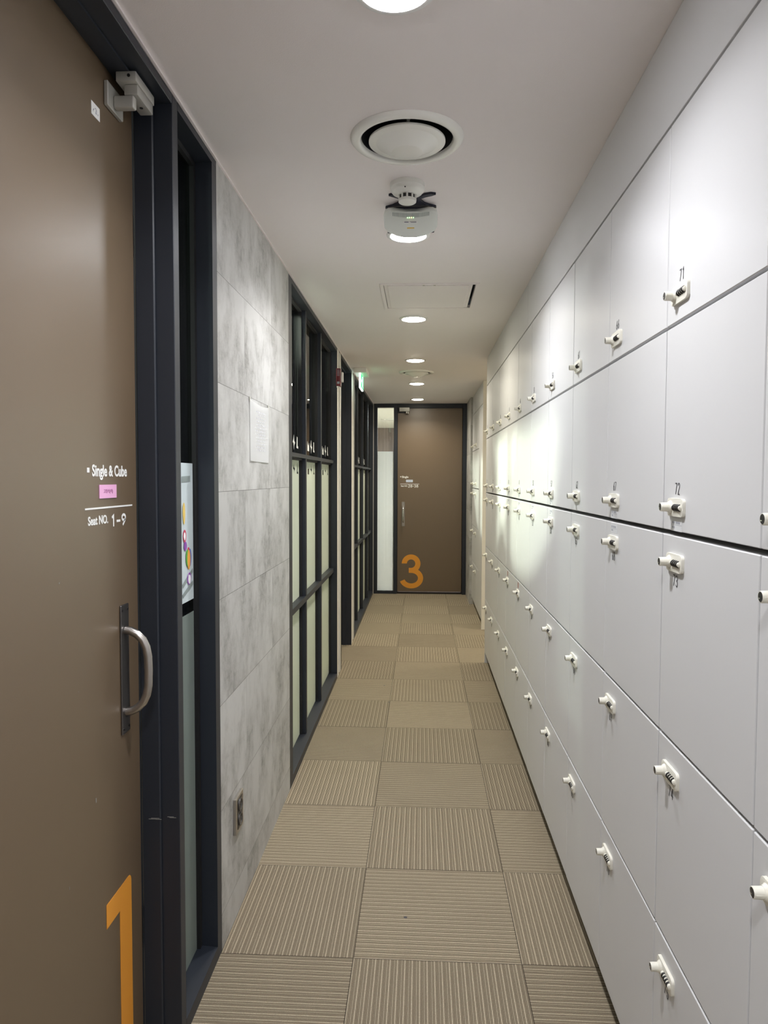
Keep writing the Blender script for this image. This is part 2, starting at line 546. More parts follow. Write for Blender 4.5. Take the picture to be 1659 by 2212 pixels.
def m_wood():
    m, nt, b, out = mat_new('brown_wall_panel')
    n = NT(nt)
    v = n.mapping(n.pos(), (9, 9, .9))
    f = n.noise(v, 1.0, 5, .6, 1.2)
    nt.links.new(n.ramp(f, [(.3, (.10, .075, .07)), (.7, (.22, .17, .155))]), b.inputs['Base Color'])
    b.inputs['Roughness'].default_value = .6
    return m
M['wood'] = m_wood()

# ================================================================== SETTING
def struct(name, mb, mat, smooth=30):
    return tag(mb.build(name, mat, None, smooth), kind='structure')

struct('floor', MB().box(-3.3, 2.7, -2.6, 13.7, -.08, 0), M['carpet'])

# ceiling with the two vent openings and the hatch opening
def circ(cx, cy, r, n=48): return [(cx + r * math.cos(2 * PI * i / n), cy + r * math.sin(2 * PI * i / n)) for i in range(n)]
VENTS = [(-.044, 1.990), (-.047, 6.280)]
HATCH = (-.187, .252, 3.457, 3.922)
me = curve_mesh('ceiling', [[(-.78, YB), (2.7, YB), (2.7, YE + .1), (-.78, YE + .1)],
                            circ(*VENTS[0], .124), circ(*VENTS[1], .124),
                            [(HATCH[0], HATCH[2]), (HATCH[1], HATCH[2]), (HATCH[1], HATCH[3]), (HATCH[0], HATCH[3])]], extrude=.006)
xform(me, Matrix.Translation((0, 0, ZC + .006)))
tag(link('ceiling', me, M['ceiling'], None, 0), kind='structure')

# left wall: concrete-tiled lengths between the frames
mb = MB()
mb.box(-.72, XL, YB, .62, 0, ZC)
mb.box(-.72, XL, 2.0945, 3.224, 0, ZC)
struct('wall_left', mb, M['concrete'])
# right wall (behind the lockers) and the side passage between the banks
struct('wall_right', MB().box(1.02, 1.10, YB, 5.58, 0, ZC), M['white_wall'])
struct('wall_right_passage', MB().box(2.60, 2.70, 5.50, 6.90, 0, ZC), M['white_wall'])
struct('wall_right_far', MB().box(1.02, 1.10, 6.82, YE, 0, ZC), M['white_wall'])
struct('wall_right_end', MB().box(XC, .62, 8.222, YE + .04, 0, ZC), M['concrete'])
struct('wall_passage_north', MB().box(1.10, 2.60, 6.82, 6.90, 0, ZC), M['white_wall'])
struct('wall_passage_south', MB().box(1.10, 2.60, 5.50, 5.58, 0, ZC), M['white_wall'])
struct('wall_back', MB().box(-.72, 1.10, YB - .08, YB, 0, ZC), M['white_wall'])
# end wall, around the sidelight and the end door the frame fills everything; beyond its sides
struct('wall_end', MB().box(-.90, -.592, YE, YE + .08, 0, ZC).box(.62, 1.10, YE, YE + .08, 0, ZC), M['white_wall'])

# shadow beads between walls and ceiling
struct('trim_1', MB().box(XL, XL + .006, YB, 8.88, ZC - .006, ZC - .0005), M['ceiling'])
# light slivers of wall between window, door and window on the left
def sliver(name, y0, y1, x=XL): return struct(name, MB().box(-.72, x, y0, y1, 0, ZC - .007), M['white_wall'])
sliver('trim_2', 5.088, 5.174)
sliver('trim_3', 5.245, 5.303)
sliver('trim_4', 6.143, 6.236)
sliver('trim_5', 6.337, 6.359)
struct('trim_6', MB().box(-.72, XL - .012, 5.175, 5.244, 0, ZC - .007).box(-.72, XL - .012, 6.237, 6.336, 0, ZC - .007), M['black_gap'])

# ---- rooms behind the left wall
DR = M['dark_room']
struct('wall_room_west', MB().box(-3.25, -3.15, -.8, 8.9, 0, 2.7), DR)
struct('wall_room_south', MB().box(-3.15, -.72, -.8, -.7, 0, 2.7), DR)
struct('wall_added_divider', MB().box(-3.15, -.72, 2.62, 2.70, 0, 2.7), M['dim_green'])  # added partition that keeps the far lamps' light out of the near room
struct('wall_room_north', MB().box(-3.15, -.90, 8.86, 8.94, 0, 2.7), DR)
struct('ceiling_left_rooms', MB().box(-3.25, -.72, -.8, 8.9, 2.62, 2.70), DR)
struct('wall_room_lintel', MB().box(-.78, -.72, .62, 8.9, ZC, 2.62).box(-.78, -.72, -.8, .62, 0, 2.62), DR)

# ---- room behind the end wall
struct('wall_study_far', MB().box(-1.6, 1.6, 13.5, 13.6, 0, 2.45), M['wood'])
struct('wall_study_left', MB().box(-1.7, -1.6, 8.97, 13.6, 0, 2.45), M['white_wall'])
struct('wall_study_right', MB().box(1.6, 1.7, 8.97, 13.6, 0, 2.45), M['white_wall'])
struct('ceiling_study', MB().box(-1.7, 1.7, 8.992, 13.6, 2.375, 2.45), M['room_ceiling'])

# ================================================================== FRAMES, WINDOWS AND DOORS
FR = M['frame']
G = .0006
HZ = 2.322       # underside of the head of every frame

# ---------- window_1: tall narrow sidelight beside door 1
w1 = tag(empty('window_1', (XL, 1.88, 0)), kind='structure')
def part(name, mb, mat, parent, smooth=30):
    o = mb.build(name, mat, None, smooth)
    o.parent = parent
    o.matrix_parent_inverse = Matrix.Translation(parent.location).inverted() if parent.parent is None else (Matrix.Translation(parent_loc(parent)).inverted())
    return o
def parent_loc(o):
    v = Vector(o.location)
    return v
def attach(o, parent):
    """keep world placement; parents carry only translations"""
    o.parent = parent
    p = parent; t = Vector((0, 0, 0))
    chain = []
    while p:
        chain.append(p); p = p.parent
    Mx = Matrix.Identity(4)
    for c in reversed(chain):
        Mx = Mx @ c.matrix_parent_inverse @ Matrix.Translation(c.location)
    o.matrix_parent_inverse = Mx.inverted()
    return o
def pt(name, mb, mat, parent, smooth=30, label=None):
    o = mb.build(name, mat, None, smooth)
    attach(o, parent)
    if label: o['label'] = label
    return o
def ptm(name, me, mat, parent, label=None):
    o = link(name, me, mat, None, 0)
    attach(o, parent)
    if label: o['label'] = label
    return o

mb = MB()
mb.box(-.705, XL, 1.7645, 2.093, HZ + .003, ZC - .007)             # head
mb.box(-.705, XL, 2.050, 2.093, .0, HZ + .0025)                    # far jamb
mb.prism([(-.705, 0), (XL, 0), (XL, .040), (-.650, .044), (-.705, .044)], 1.7645, 2.0495, 'y')    # sill
pt('window_frame', mb, FR, w1)
mb = MB()
mb.box(-.668, -.644, 2.031, 2.0495, .0445, HZ)
mb.box(-.668, -.644, 1.765, 2.0305, HZ - .012, HZ + .0025)
pt('glazing_bead', mb, M['black_gap'], w1)
pt('window_pane', MB().box(-.662, -.656, 1.765, 2.0305, .0445, HZ - .0125), M['glass_dark'], w1)
pt('frosted_film', MB().box(-.6556, -.6546, 1.765, 2.0305, .0445, 1.05), M['film_dark'], w1)

# ---------- door_1
d1 = tag(empty('door_1', (-.69, 1.2, 0)), kind='structure')
mb = MB()
mb.box(-.705, XL, 1.727, 1.764, 0, ZC - .007, .0015, 1)            # far jamb / mullion
mb.box(-.690, -.642, 1.7185, 1.7268, 0, HZ - .0005, .003, 1)                # stop
mb.box(-.705, XL, .665, 1.7265, HZ, ZC - .007, .0015, 1)           # head
mb.box(-.678, -.642, .712, 1.721, HZ - .006, HZ - .0005)
mb.box(-.705, XL, .623, .6645, 0, ZC - .007, .0015, 1)             # near jamb
pt('door_frame', mb, FR, d1)
pt('door_leaf', MB().box(-.732, -.690, .668, 1.7125, .010, HZ + .01, .0015, 1), M['door'], d1)
mb = MB()
for z in (.26, 1.96): mb.cyl((-.696, 1.7175, 0), .0048, z, z + .10, 'z', 14)
pt('hinge', mb, M['lock_dark'], d1)
# big orange 1
mb = MB()
pts = [(1.513, .435), (1.513, .489), (1.632, .489), (1.640, .4875), (1.646, .482), (1.648, .474), (1.648, .066), (1.582, .066), (1.582, .435)]
mb.prism(pts, -.6897, -.6890, 'x')
pt('door_numeral', mb, M['orange'], d1, 0)
# lettering
def wall_text(body, y0, y1, z0, zh, x, bold, parent, Mf=M_left, mat='white_vinyl', name='lettering', ref=None):
    me = text_mesh(name, body, .04, 1.0, bold)
    fit_x(me, y1 - y0)
    if ref is None: fit_y(me, zh)
    else:
        ys = [v.co.y for v in me.vertices]
        for v in me.vertices: v.co.y *= zh / ref
    xform(me, Mf(x, y0, z0))
    return ptm(name, me, M[mat], parent)
XD = -.6894
CAP = .0291       # capital height of the font at size .04
wall_text('Single & Cube', 1.477, 1.655, 1.4365, .0245, XD, .0011, d1, ref=CAP)
wall_text('Seat NO.', 1.455, 1.550, 1.3335, .0185, XD, .0011, d1, ref=CAP)
def stroke_text(items, w):
    # items: (digit or '-', x offset, width, height)
    bm = bmesh.new()
    for ch, x0, wd, h in items:
        if ch == '-':
            ribbon(bm, [(x0, h), (x0 + wd, h)], w * .9); continue
        for q, (pts, cl) in enumerate(DIG[ch]):
            ribbon(bm, [(x0 + p[0] / .42 * wd, p[1] * h) for p in pts], w, q * .0002, cl)
    me = bpy.data.meshes.new('lettering'); bm.to_mesh(me); bm.free()
    return me
ptm('lettering', xform(stroke_text([('1', -.002, .026, .0265), ('-', .029, .020, .0125), ('9', .055, .026, .0265)], .0058), M_left(XD, 1.566, 1.3225)), M['white_vinyl'], d1)
pt('lettering', MB().box(-.6897, -.6889, 1.4535, 1.4640, 1.4435, 1.4535), M['white_vinyl'], d1)
pt('lettering', MB().box(-.6897, -.6889, 1.442, 1.683, 1.3660, 1.3695), M['white_vinyl'], d1)
# pink card
pk = pt('name_card', MB().box(-.6897, -.6882, 1.508, 1.594, 1.388, 1.4175), M['pink'], d1, label='pink paper card')
me = text_mesh('card_text', '고정석(여)', .04, 1, .0003); fit_x(me, .046); fit_y(me, .0105)
ptm('card_text', xform(me, M_left(-.6880, 1.528, 1.3975)), M['pink_ink'], pk)
# small white sticker near the top, with its small printed marks
st = pt('door_sticker', MB().box(-.6897, -.6887, 1.499, 1.538, 2.1895, 2.2165), M['paper'], d1, label='small white sticker')
bm = bmesh.new()
for lp in ([(.008, .0075), (.008, .011), (.012, .0145)], [(.016, .018), (.020, .018), (.024, .015)], [(.019, .007), (.019, .011)], [(.023, .007), (.023, .012), (.020, .0145)], [(.030, .008), (.030, .012)]):
    ribbon(bm, lp, .0022)
me = bpy.data.meshes.new('sticker_print'); bm.to_mesh(me); bm.free()
ptm('sticker_print', xform(me, M_left(-.6885, 1.499, 2.1895)), M['ink'], st)
# pull handle
hd = attach(empty('door_handle', (-.69, 1.624, .99)), d1)
hd.matrix_parent_inverse = Matrix.Translation(d1.location).inverted()
mb = MB(); mb.box(-.6897, -.6855, 1.603, 1.646, .838, 1.1395, .0012, 1)
pt('handle_plate', mb, M['dark_steel'], hd)
path = []
for i in range(9):
    a = i / 8 * PI / 2
    path.append((-.664 + (1 - 0) * .030 * math.sin(a) - .0, 1.622, 0.0))
pz = [(-.6855, 1.080), (-.672, 1.078), (-.657, 1.070), (-.644, 1.057), (-.636, 1.040), (-.632, 1.018), (-.631, .985), (-.632, .950), (-.636, .929), (-.644, .911), (-.657, .898), (-.672, .890), (-.6855, .888)]
mb = MB().tube([(x, 1.624, z) for x, z in pz], .0095, 18)
pt('handle_bar', mb, M['steel'], hd, 60)
mb = MB()
for yy in (1.610, 1.639):
    for zz in (.850, 1.127): mb.cyl((-.6853, yy, zz), .0028, 0, .0012, 'x', 12)
pt('screw', mb, M['lock_dark'], hd)
# door closer with its swing arm
dc = attach(empty('door_closer', (-.65, 1.64, 2.30)), d1)
dc.matrix_parent_inverse = Matrix.Translation(d1.location).inverted()
mb = MB().box(-.669, -.624, 1.575, 1.684, 2.2945, 2.3155, .002, 2)
mb.box(-.656, -.626, 1.588, 1.680, 2.2715, 2.2940, .002, 2)
pt('closer_body', mb, M['closer'], dc)
pt('closer_screw', MB().cyl((-.640, 1.5745, 2.306), .0035, -.0006, .0006, 'y', 14).cyl((-.640, 1.645, 2.2712), .004, -.0006, .0006, 'z', 14), M['lock_dark'], dc)
mb = MB().box(-.6895, -.680, 1.560, 1.640, 2.238, 2.290, .0015, 1)
pt('closer_bracket', mb, M['closer'], dc)
mb = MB().box(-.680, -.634, 1.586, 1.604, 2.243, 2.2705, .004, 3)
mb.cyl((-.644, 1.600, 0), .0045, 2.2695, 2.2945, 'z', 14)
pt('closer_arm', mb, M['closer'], dc)
# scratches: pale dents on leaf and jamb
mb = MB()
for y, z, w_, h_ in ((1.33, 1.23, .004, .003), (1.40, 1.00, .002, .002), (1.47, .74, .003, .010), (1.35, .62, .002, .006)):
    mb.box(-.6897, -.6893, y, y + w_, z, z + h_)
me_s = mb
pt('scratch', me_s, M['scuff'], d1)
mb = MB()
for i in range(14):
    a = i / 13
    y = 1.245 + a * .16; z = .80 + a * .11 + .02 * math.sin(a * 2.4)
    if i % 13: mb.box(-.6897, -.6895, y, y + .012, z, z + .0006)
mb.bm.free()
mb = MB()
for x0, x1, z in ((-.628, -.612, .5885), (-.623, -.606, .5868), (-.672, -.652, .5862), (-.666, -.645, .5882), (-.655, -.640, .5858)):
    mb.box(x0, x1, 1.7178 if x0 < -.642 else 1.7264, 1.7186 if x0 < -.642 else 1.7271, z, z + .0009)
pt('scratch', mb, M['scuff'], d1)

# poster on the glass of window_1
po = empty('paper_poster', (-.653, 1.95, 1.09), 'pale blue paper poster taped inside the narrow window beside door 1, balloon sticker on it', 'poster')
mb = MB().box(-.6535, -.6528, 1.80, 2.026, 1.087, 1.474)
pt('poster_sheet', mb, M['poster'], po)
def strip(name, y0, z0, y1, z1, w_, mat, parent, x=-.6518, label=None):
    bm = bmesh.new(); ribbon(bm, [(y0, z0), (y1, z1)], w_)
    r = bmesh.ops.extrude_face_region(bm, geom=bm.faces[:])
    for e in r['geom']:
        if isinstance(e, bmesh.types.BMVert): e.co.z += .0004
    me = bpy.data.meshes.new(name); bm.to_mesh(me); bm.free()
    return ptm(name, xform(me, M_left(x, 0, 0)), M[mat], parent, label)
strip('tape', 1.93, 1.429, 2.000, 1.431, .016, 'tape', po)
strip('tape', 1.93, 1.135, 2.016, 1.170, .012, 'tape', po)
strip('tape', 1.93, 1.108, 2.016, 1.135, .012, 'tape', po, x=-.6514)
def ball(name, cy, cz, ry, rz, mat, x, parent):
    mb = MB()
    pts = [(cy + ry * math.cos(a) * (1 - .18 * max(0, -math.sin(a))), cz + rz * math.sin(a)) for a in [2 * PI * i / 28 for i in range(28)]]
    mb.prism(pts, x, x + .0004, 'x')
    return pt(name, mb, M[mat], parent, 0)
ball('balloon_sticker', 1.979, 1.217, .013, .022, 'redb', -.6512, po)
ball('balloon_sticker', 1.968, 1.210, .012, .024, 'green', -.6507, po)
ball('balloon_sticker', 1.990, 1.209, .012, .025, 'blue', -.6507, po)
ball('balloon_sticker', 1.979, 1.204, .013, .028, 'orange_b', -.6502, po)
strip('sticker_string', 1.977, 1.178, 1.972, 1.158, .0022, 'paper', po, x=-.6509)
ball('round_sticker', 1.983, 1.150, .018, .017, 'purple', -.6512, po)
ball('round_sticker', 1.984, 1.148, .011, .013, 'paper', -.6506, po)
ball('oval_sticker', 1.944, 1.335, .010, .030, 'yellow', -.6512, po)
ball('round_sticker', 1.948, 1.272, .013, .018, 'redb', -.6512, po)
ball('round_sticker', 1.946, 1.272, .008, .011, 'paper', -.6506, po)
ball('round_sticker', 1.952, 1.244, .012, .013, 'purple', -.6508, po)

# ---------- the three-bay windows on the left
XM = -.620
def bay_window(name, y_in0, y_face0, bays, y_end, tz, post=None, film=M['film'], cut=True, first_blank=False):
    """bays: list of (y0,y1) clear openings; tz: transom z ranges"""
    w = tag(empty(name, (XL, (y_face0 + y_end) / 2, 0)), kind='structure')
    xb = -.700
    mb = MB()
    mb.box(xb, XL, y_face0, bays[0][0], 0, ZC - .007)                    # near jamb
    mb.box(xb, XL, bays[-1][1], y_end, 0, ZC - .007)                     # far jamb
    mb.box(xb, XL, bays[0][0] + G, bays[-1][1] - G, HZ, ZC - .007)       # head
    mb.prism([(xb, 0), (XL, 0), (XL, .037), (-.655, .044), (xb, .044)], bays[0][0] + G, bays[-1][1] - G, 'y')
    pt('window_frame', mb, FR, w)
    for (a0, a1), (b0, b1) in zip(bays[:-1], bays[1:]):
        pt('mullion', MB().box(xb + .005, XM, a1, b0, .044, HZ), FR, w)
    for (a0, a1) in bays:
        for (z0, z1) in tz:
            pt('transom', MB().box(xb + .005, XM, a0 + G, a1 - G, z0, z1), FR, w)
        mb = MB()
        for z0, z1 in ((.044, tz[0][0]), (tz[0][1], tz[1][0]), (tz[1][1], HZ)):
            mb.box(-.663, -.640, a1 - .014, a1 - G, z0 + G, z1 - G)
            mb.box(-.663, -.640, a0 + G, a1 - .0145, z1 - .010, z1 - G)
        pt('glazing_bead', mb, M['black_gap'], w)
        rows = ((.0445, tz[0][0] - .0005), (tz[0][1] + .0005, tz[1][0] - .0005), (tz[1][1] + .0005, HZ - .0005))
        for k, (z0, z1) in enumerate(rows):
            pt('window_pane', MB().box(-.661, -.656, a0 + .001, a1 - .0145, z0, z1 - .0105), M['glass'], w)
        pt('frosted_film', MB().box(-.6555, -.6545, a0 + .001, a1 - .0145, rows[0][0], rows[0][1] - .011), film, w)
        # middle pane film with cut-out shapes near the top
        y0, y1 = a0 + .002, a1 - .016
        z0, z1 = rows[1][0], rows[1][1] - .011
        outer = [(y0, z0), (y1, z0), (y1, z1), (y0, z1)]
        shp = []
        if cut:
            zc = 1.485; L = y1 - y0
            def S_(cx, pts): return [(y0 + cx * L + p[0] * 1.7, zc + p[1] * .92) for p in pts]
            shp = [
                [(-.012, -.032), (.012, -.036), (.004, -.026), (.004, .020), (.012, .030), (-.012, .030)],
                [(-.016, .034), (.010, .034), (.016, .020), (.002, -.016), (-.010, .000)],
                [(-.018, -.032), (.018, -.034), (.018, .020), (.008, .004), (-.004, .002), (-.018, .028)],
                [(.002, .040), (.005, .006), (.020, -.004), (.006, -.020), (.002, -.044), (-.004, -.010), (-.018, -.002), (-.008, .012)],
                [(-.014, -.030), (.014, -.034), (.014, -.022), (.004, -.018), (.004, .030), (-.006, .034)],
            ]
            cs = (.12, .32, .52, .72, .92)
            placed = [S_(c, s) for c, s in zip(cs, shp)]
            placed = [[(min(max(p[0], y0 + .003), y1 - .003), p[1]) for p in s] for s in placed]
        else:
            placed = []
        me = curve_mesh('frosted_film', [outer] + placed, extrude=.0007)
        ptm('frosted_film', xform(me, M_left(-.6550, 0, 0)), film, w)
        # the cut pieces, stuck on the pane above
        if cut:
            mb = MB()
            for s in placed:
                mb.prism([(p[0], p[1] + .135) for p in s], -.6555, -.6550, 'x')
            pt('film_motif', mb, M['white_vinyl'], w, 0)
    return w
TZ = ((.767, .797), (1.538, 1.558))
bay_window('window_2', 3.224, 3.2255, [(3.303, 3.838), (3.870, 4.420), (4.455, 5.070)], 5.086, TZ)
bay_window('window_3', 6.36, 6.362, [(6.420, 6.980), (7.015, 7.625), (7.660, 8.310), (8.345, 8.850)], 8.885, TZ)

# ---------- door_2 (seen edge on, deep reveal on the left)
d2 = tag(empty('door_2', (-.69, 5.7, 0)), kind='structure')
mb = MB()
mb.box(-.705, XL, 5.304, 5.349, 0, ZC - .007)
mb.box(-.705, XL, 6.114, 6.142, 0, ZC - .007)
mb.box(-.675, -.640, 6.107, 6.1135, 0, HZ - .001)
mb.box(-.705, XL, 5.350, 6.1135, HZ, ZC - .007)
mb.box(-.675, -.640, 5.350, 6.106, HZ - .006, HZ - .0005)
pt('door_frame', mb, FR, d2)
pt('door_leaf', MB().box(-.732, -.690, 5.352, 6.100, .010, HZ + .01, .0015, 1), M['door'], d2)

# ---------- end wall frame with window_4 and door_3
w4 = tag(empty('window_4', (-.45, YE, 0)), kind='structure')
mb = MB()
mb.box(-.5915, -.549, YE, YE + .08, 0, ZC - .001)
mb.box(-.5485, -.3415, YE, YE + .08, 2.305, ZC - .001)
mb.box(-.5485, -.3415, YE, YE + .08, 0, .036)
pt('window_frame', mb, FR, w4)
pt('window_pane', MB().box(-.5485, -.3415, YE + .035, YE + .041, .0365, 2.3045), M['glass'], w4)
pt('frosted_film', MB().box(-.5485, -.3415, YE + .0415, YE + .0430, .0365, 1.766), M['film_white'], w4)
mb = MB()
mb.box(-.5485, -.546, YE + .004, YE + .034, .0365, 2.3045).box(-.344, -.3415, YE + .004, YE + .034, .0365, 2.3045)
pt('glazing_bead', mb, M['black_gap'], w4)

d3 = tag(empty('door_3', (.1, YE, 0)), kind='structure')
mb = MB()
mb.box(-.341, -.302, YE - .004, YE + .08, 0, ZC - .001, .001, 1)
mb.box(.502, .5495, YE - .012, YE + .08, 0, ZC - .001, .001, 1)
mb.box(-.3015, .5015, YE - .004, YE + .08, 2.303, ZC - .001)
mb.box(-.3015, -.298, YE + .012, YE + .030, 0, 2.302)
mb.box(-.2975, .5015, YE + .008, YE + .022, 2.296, 2.3025)
pt('door_frame', mb, FR, d3)
pt('door_leaf', MB().box(-.297, .498, YE + .031, YE + .071, .028, 2.2955, .0015, 1), M['door'], d3)
pt('door_light_block', MB().box(.488, .5019, YE + .0720, YE + .0795, .022, 2.303).box(-.3015, -.290, YE + .0720, YE + .0795, .022, 2.303).box(-.2895, .4875, YE + .0720, YE + .0795, 2.285, 2.303), FR, d3)  # unseen strips added behind the leaf to block light leaking past it
pt('door_threshold', MB().box(-.3015, .5015, YE + .02, YE + .08, 0, .022), M['lock_dark'], d3)
YD = YE + .0305
# orange 3
def three_mesh():
    # centre line of a bold grotesque 3, width .288, height .424
    w_, h_, sw = .288, .424, .062
    top = arc(.140, .306, .082, .084, 176, -90, 26)
    bot = arc(.142, .125, .113, .097, 90, -162, 28)
    bm = bmesh.new()
    # upper bowl, ending on the short middle bar
    ribbon(bm, [(top[0][0], top[0][1] - .004)] + top + [(.112, .222)], sw)
    ribbon(bm, [(.112, .222)] + bot, sw, .0003)
    me = bpy.data.meshes.new('door_numeral'); bm.to_mesh(me); bm.free()
    return me
me = three_mesh(); fit_x(me, .288); fit_y(me, .424)
xform(me, M_end(-.262, YD, .066))
ptm('door_numeral', me, M['orange'], d3)
def end_text(body, x0, x1, z0, zh, bold):
    me = text_mesh('lettering', body, .04, 1, bold); fit_x(me, x1 - x0)
    for v in me.vertices: v.co.y *= zh / CAP
    return ptm('lettering', xform(me, M_end(x0, YD, z0)), M['white_vinyl'], d3)
end_text('Single', -.242, -.163, 1.441, .024, .0012)
end_text('Seat NO.', -.256, -.172, 1.332, .018, .0012)
ptm('lettering', xform(stroke_text([('2', 0, .024, .031), ('8', .028, .024, .031), ('-', .055, .017, .015), ('3', .074, .024, .031), ('8', .102, .024, .031)], .0058), M_end(-.166, YD, 1.323)), M['white_vinyl'], d3)
pt('lettering', MB().box(-.264, -.251, YD - .0006, YD + .0003, 1.448, 1.460), M['white_vinyl'], d3)
pt('lettering', MB().box(-.264, -.028, YD - .0006, YD + .0003, 1.362, 1.3675), M['white_vinyl'], d3)
nc = pt('name_card', MB().box(-.192, -.108, YD - .001, YD + .0003, 1.387, 1.4175), M['blue_paper'], d3, label='pale blue paper card')
me = text_mesh('card_text', '고정석(남)', .04, 1, .0003); fit_x(me, .050); fit_y(me, .011)
ptm('card_text', xform(me, M_end(-.175, YD - .0012, 1.397)), M['ink'], nc)
hd3 = attach(empty('door_handle', (-.225, YE, .99)), d3)
hd3.matrix_parent_inverse = Matrix.Translation(d3.location).inverted()
pt('handle_plate', MB().box(-.2425, -.2065, YD - .004, YD, .842, 1.143, .001, 1), M['steel'], hd3)
pt('handle_bar', MB().tube([(-.2245, YD - .0042 - a, z) for a, z in ((0, 1.085), (.016, 1.083), (.036, 1.070), (.050, 1.045), (.055, 1.01), (.055, .965), (.050, .930), (.036, .905), (.016, .892), (0, .890))], .0095, 14), M['chrome'], hd3, 60)
mb = MB()
for zz in (.852, 1.133):
    for xx in (-.235, -.214): mb.cyl((xx, YD - .0045, zz), .003, -.0006, .0006, 'y', 10)
pt('screw', mb, M['lock_dark'], hd3)
dc3 = attach(empty('door_closer', (-.21, YE, 2.28)), d3)
dc3.matrix_parent_inverse = Matrix.Translation(d3.location).inverted()
pt('closer_body', MB().box(-.275, -.152, YE - .045, YE + .004, 2.268, 2.300, .002, 1).box(-.275, -.152, YE - .040, YE + .004, 2.254, 2.2675, .002, 1), M['closer'], dc3)
pt('closer_backplate', MB().box(-.297, -.172, YE + .0225, YE + .0305, 2.236, 2.2955), M['lock_dark'], dc3)
pt('closer_arm', MB().box(-.196, -.180, YE - .035, YE + .028, 2.228, 2.2535, .003, 2).box(-.176, -.162, YE - .030, YE + .028, 2.222, 2.2535, .003, 2), M['closer'], dc3)

# ================================================================== LOCKERS
Z = [.0857, .5043, .9135, 1.3263, 1.737, 2.142]        # lower edges of the tiers, bottom to top
CW = .4526
CW0 = .4290           # the nearest full column is a touch narrower
Y0 = 1.506                                             # far edge of the column 71-75
GAP = .0045
def tier_span(r):                                      # r 1..5 from the top
    z0, z1 = Z[5 - r], Z[6 - r]
    return z0 + (.003 if r != 2 else .0055), z1 - .003 - (.0015 if r == 3 else 0)
LOCKZ = {1: .053, 2: .054, 3: None, 4: None, 5: None}
def lock_z(r):
    if r <= 2: return Z[5 - r] + .052
    return Z[6 - r] - {3: .056, 4: .064, 5: .062}[r]

def new_mesh(fn, name, mat, smooth=30):
    mb = MB(); fn(mb)
    bmesh.ops.recalc_face_normals(mb.bm, faces=mb.bm.faces)
    me = bpy.data.meshes.new(name); mb.bm.to_mesh(me); mb.bm.free()
    me.materials.append(mat)
    if smooth:
        for p in me.polygons: p.use_smooth = True
        me.set_sharp_from_angle(angle=math.radians(smooth))
    return me
def put(name, me, parent, loc=(0, 0, 0)):
    o = bpy.data.objects.new(name, me); COL.objects.link(o); o.parent = parent; o.location = loc
    return o

# local frame of a locker: origin at floor-side far corner of its front: x to the right (into the bank), -y towards the viewer
def rr(hu, hv, r, n=5):
    pts = []
    for cx, cy, a0 in ((hu - r, hv - r, 0), (-hu + r, hv - r, 90), (-hu + r, -hv + r, 180), (hu - r, -hv + r, 270)):
        for i in range(n + 1):
            a = math.radians(a0 + 90 * i / n); pts.append((cx + r * math.cos(a), cy + r * math.sin(a)))
    return pts
ME = {}
for r in range(1, 6):
    z0, z1 = tier_span(r); h = z1 - z0
    ME['door', r] = new_mesh(lambda mb: mb.box(0, .018, -CW + GAP / 2, -GAP / 2, 0, h, .0014, 1), 'locker_door', M['locker'])
    ME['body', r] = new_mesh(lambda mb: mb.box(.0195, .45, -CW + .0005, -.0005, .0015 if r == 2 else -.0025, h - .003 if r == 3 else h + .0025), 'locker_body', M['locker_body'])
# lock, local origin at plate centre on the door face, sticking out to -x
ME['lock'] = new_mesh(lambda mb: mb.prism(rr(.0430, .0175, .0085), 0, -.0060, 'x', .0014).cyl((-.0058, .023, 0), .0135, 0, -.0055, 'x', 28, .0098), 'lock_plate', M['lock'])
ME['knob'] = new_mesh(lambda mb: mb.lathe([(0, -.0075), (.0092, -.0075), (.0086, -.0245), (.0082, -.0256), (.0074, -.0260), (.0074, -.0250), (0, -.0250)], (0, .023, 0), 'x', 28)
                      .box(-.0240, -.010, .0146, .0138, -.0006, .0006), 'knob', M['lock'])
ME['cap'] = new_mesh(lambda mb: mb.lathe([(0, -.0249), (.0072, -.0249), (.0072, -.0257), (0, -.0262)], (0, .023, 0), 'x', 24), 'knob_cap', M['lock_dark'])
ME['slot'] = new_mesh(lambda mb: mb.box(-.0267, -.0261, .0225, .0270, -.0030, -.0014), 'key_slot', M['chrome'])
ME['bed'] = new_mesh(lambda mb: mb.lathe([(0, -.004), (.0050, -.0015), (.0050, .0015), (0, .004)], (-.0066, .0035, 0), 'y', 14)
                     .lathe([(0, -.004), (.0050, -.0015), (.0050, .0015), (0, .004)], (-.0066, -.0355, 0), 'y', 14)
                     .lathe([(0, -.018), (.0048, -.018), (.0048, .018), (0, .018)], (-.0060, -.0165, 0), 'y', 16), 'dial_bed', M['lock'])
ME['dial'] = new_mesh(lambda mb: mb.lathe([(0, -.0019), (.0062, -.0019), (.0070, -.0011), (.0070, .0011), (.0062, .0019), (0, .0019)], (-.0056, 0, 0), 'y', 22), 'dial', M['lock_dark'])
ME['tag'] = new_mesh(lambda mb: mb.box(-.0004, 0, -.029, .029, -.0125, .0125), 'name_label', plain('pale_label', (.70, .71, .73), .35, var=0))
def tagprint(mb):
    for zc, us in ((.004, (-.013, -.008, -.001, .004, .009)), (-.005, (-.013, -.008))):
        for u in us: mb.box(-.0007, -.0004, -u * 1.6 - .0024, -u * 1.6 + .0024, zc - .0022, zc + .0022)
    mb.box(-.0006, -.0004, -.027, .027, -.0007, -.0001)
ME['tagprint'] = new_mesh(tagprint, 'label_print', M['ink'])
ME['tagred'] = new_mesh(lambda mb: mb.box(-.0004, 0, -.018, .018, -.014, .014), 'name_label', plain('dusty_red_label', (.38, .20, .17), .5, var=.1))

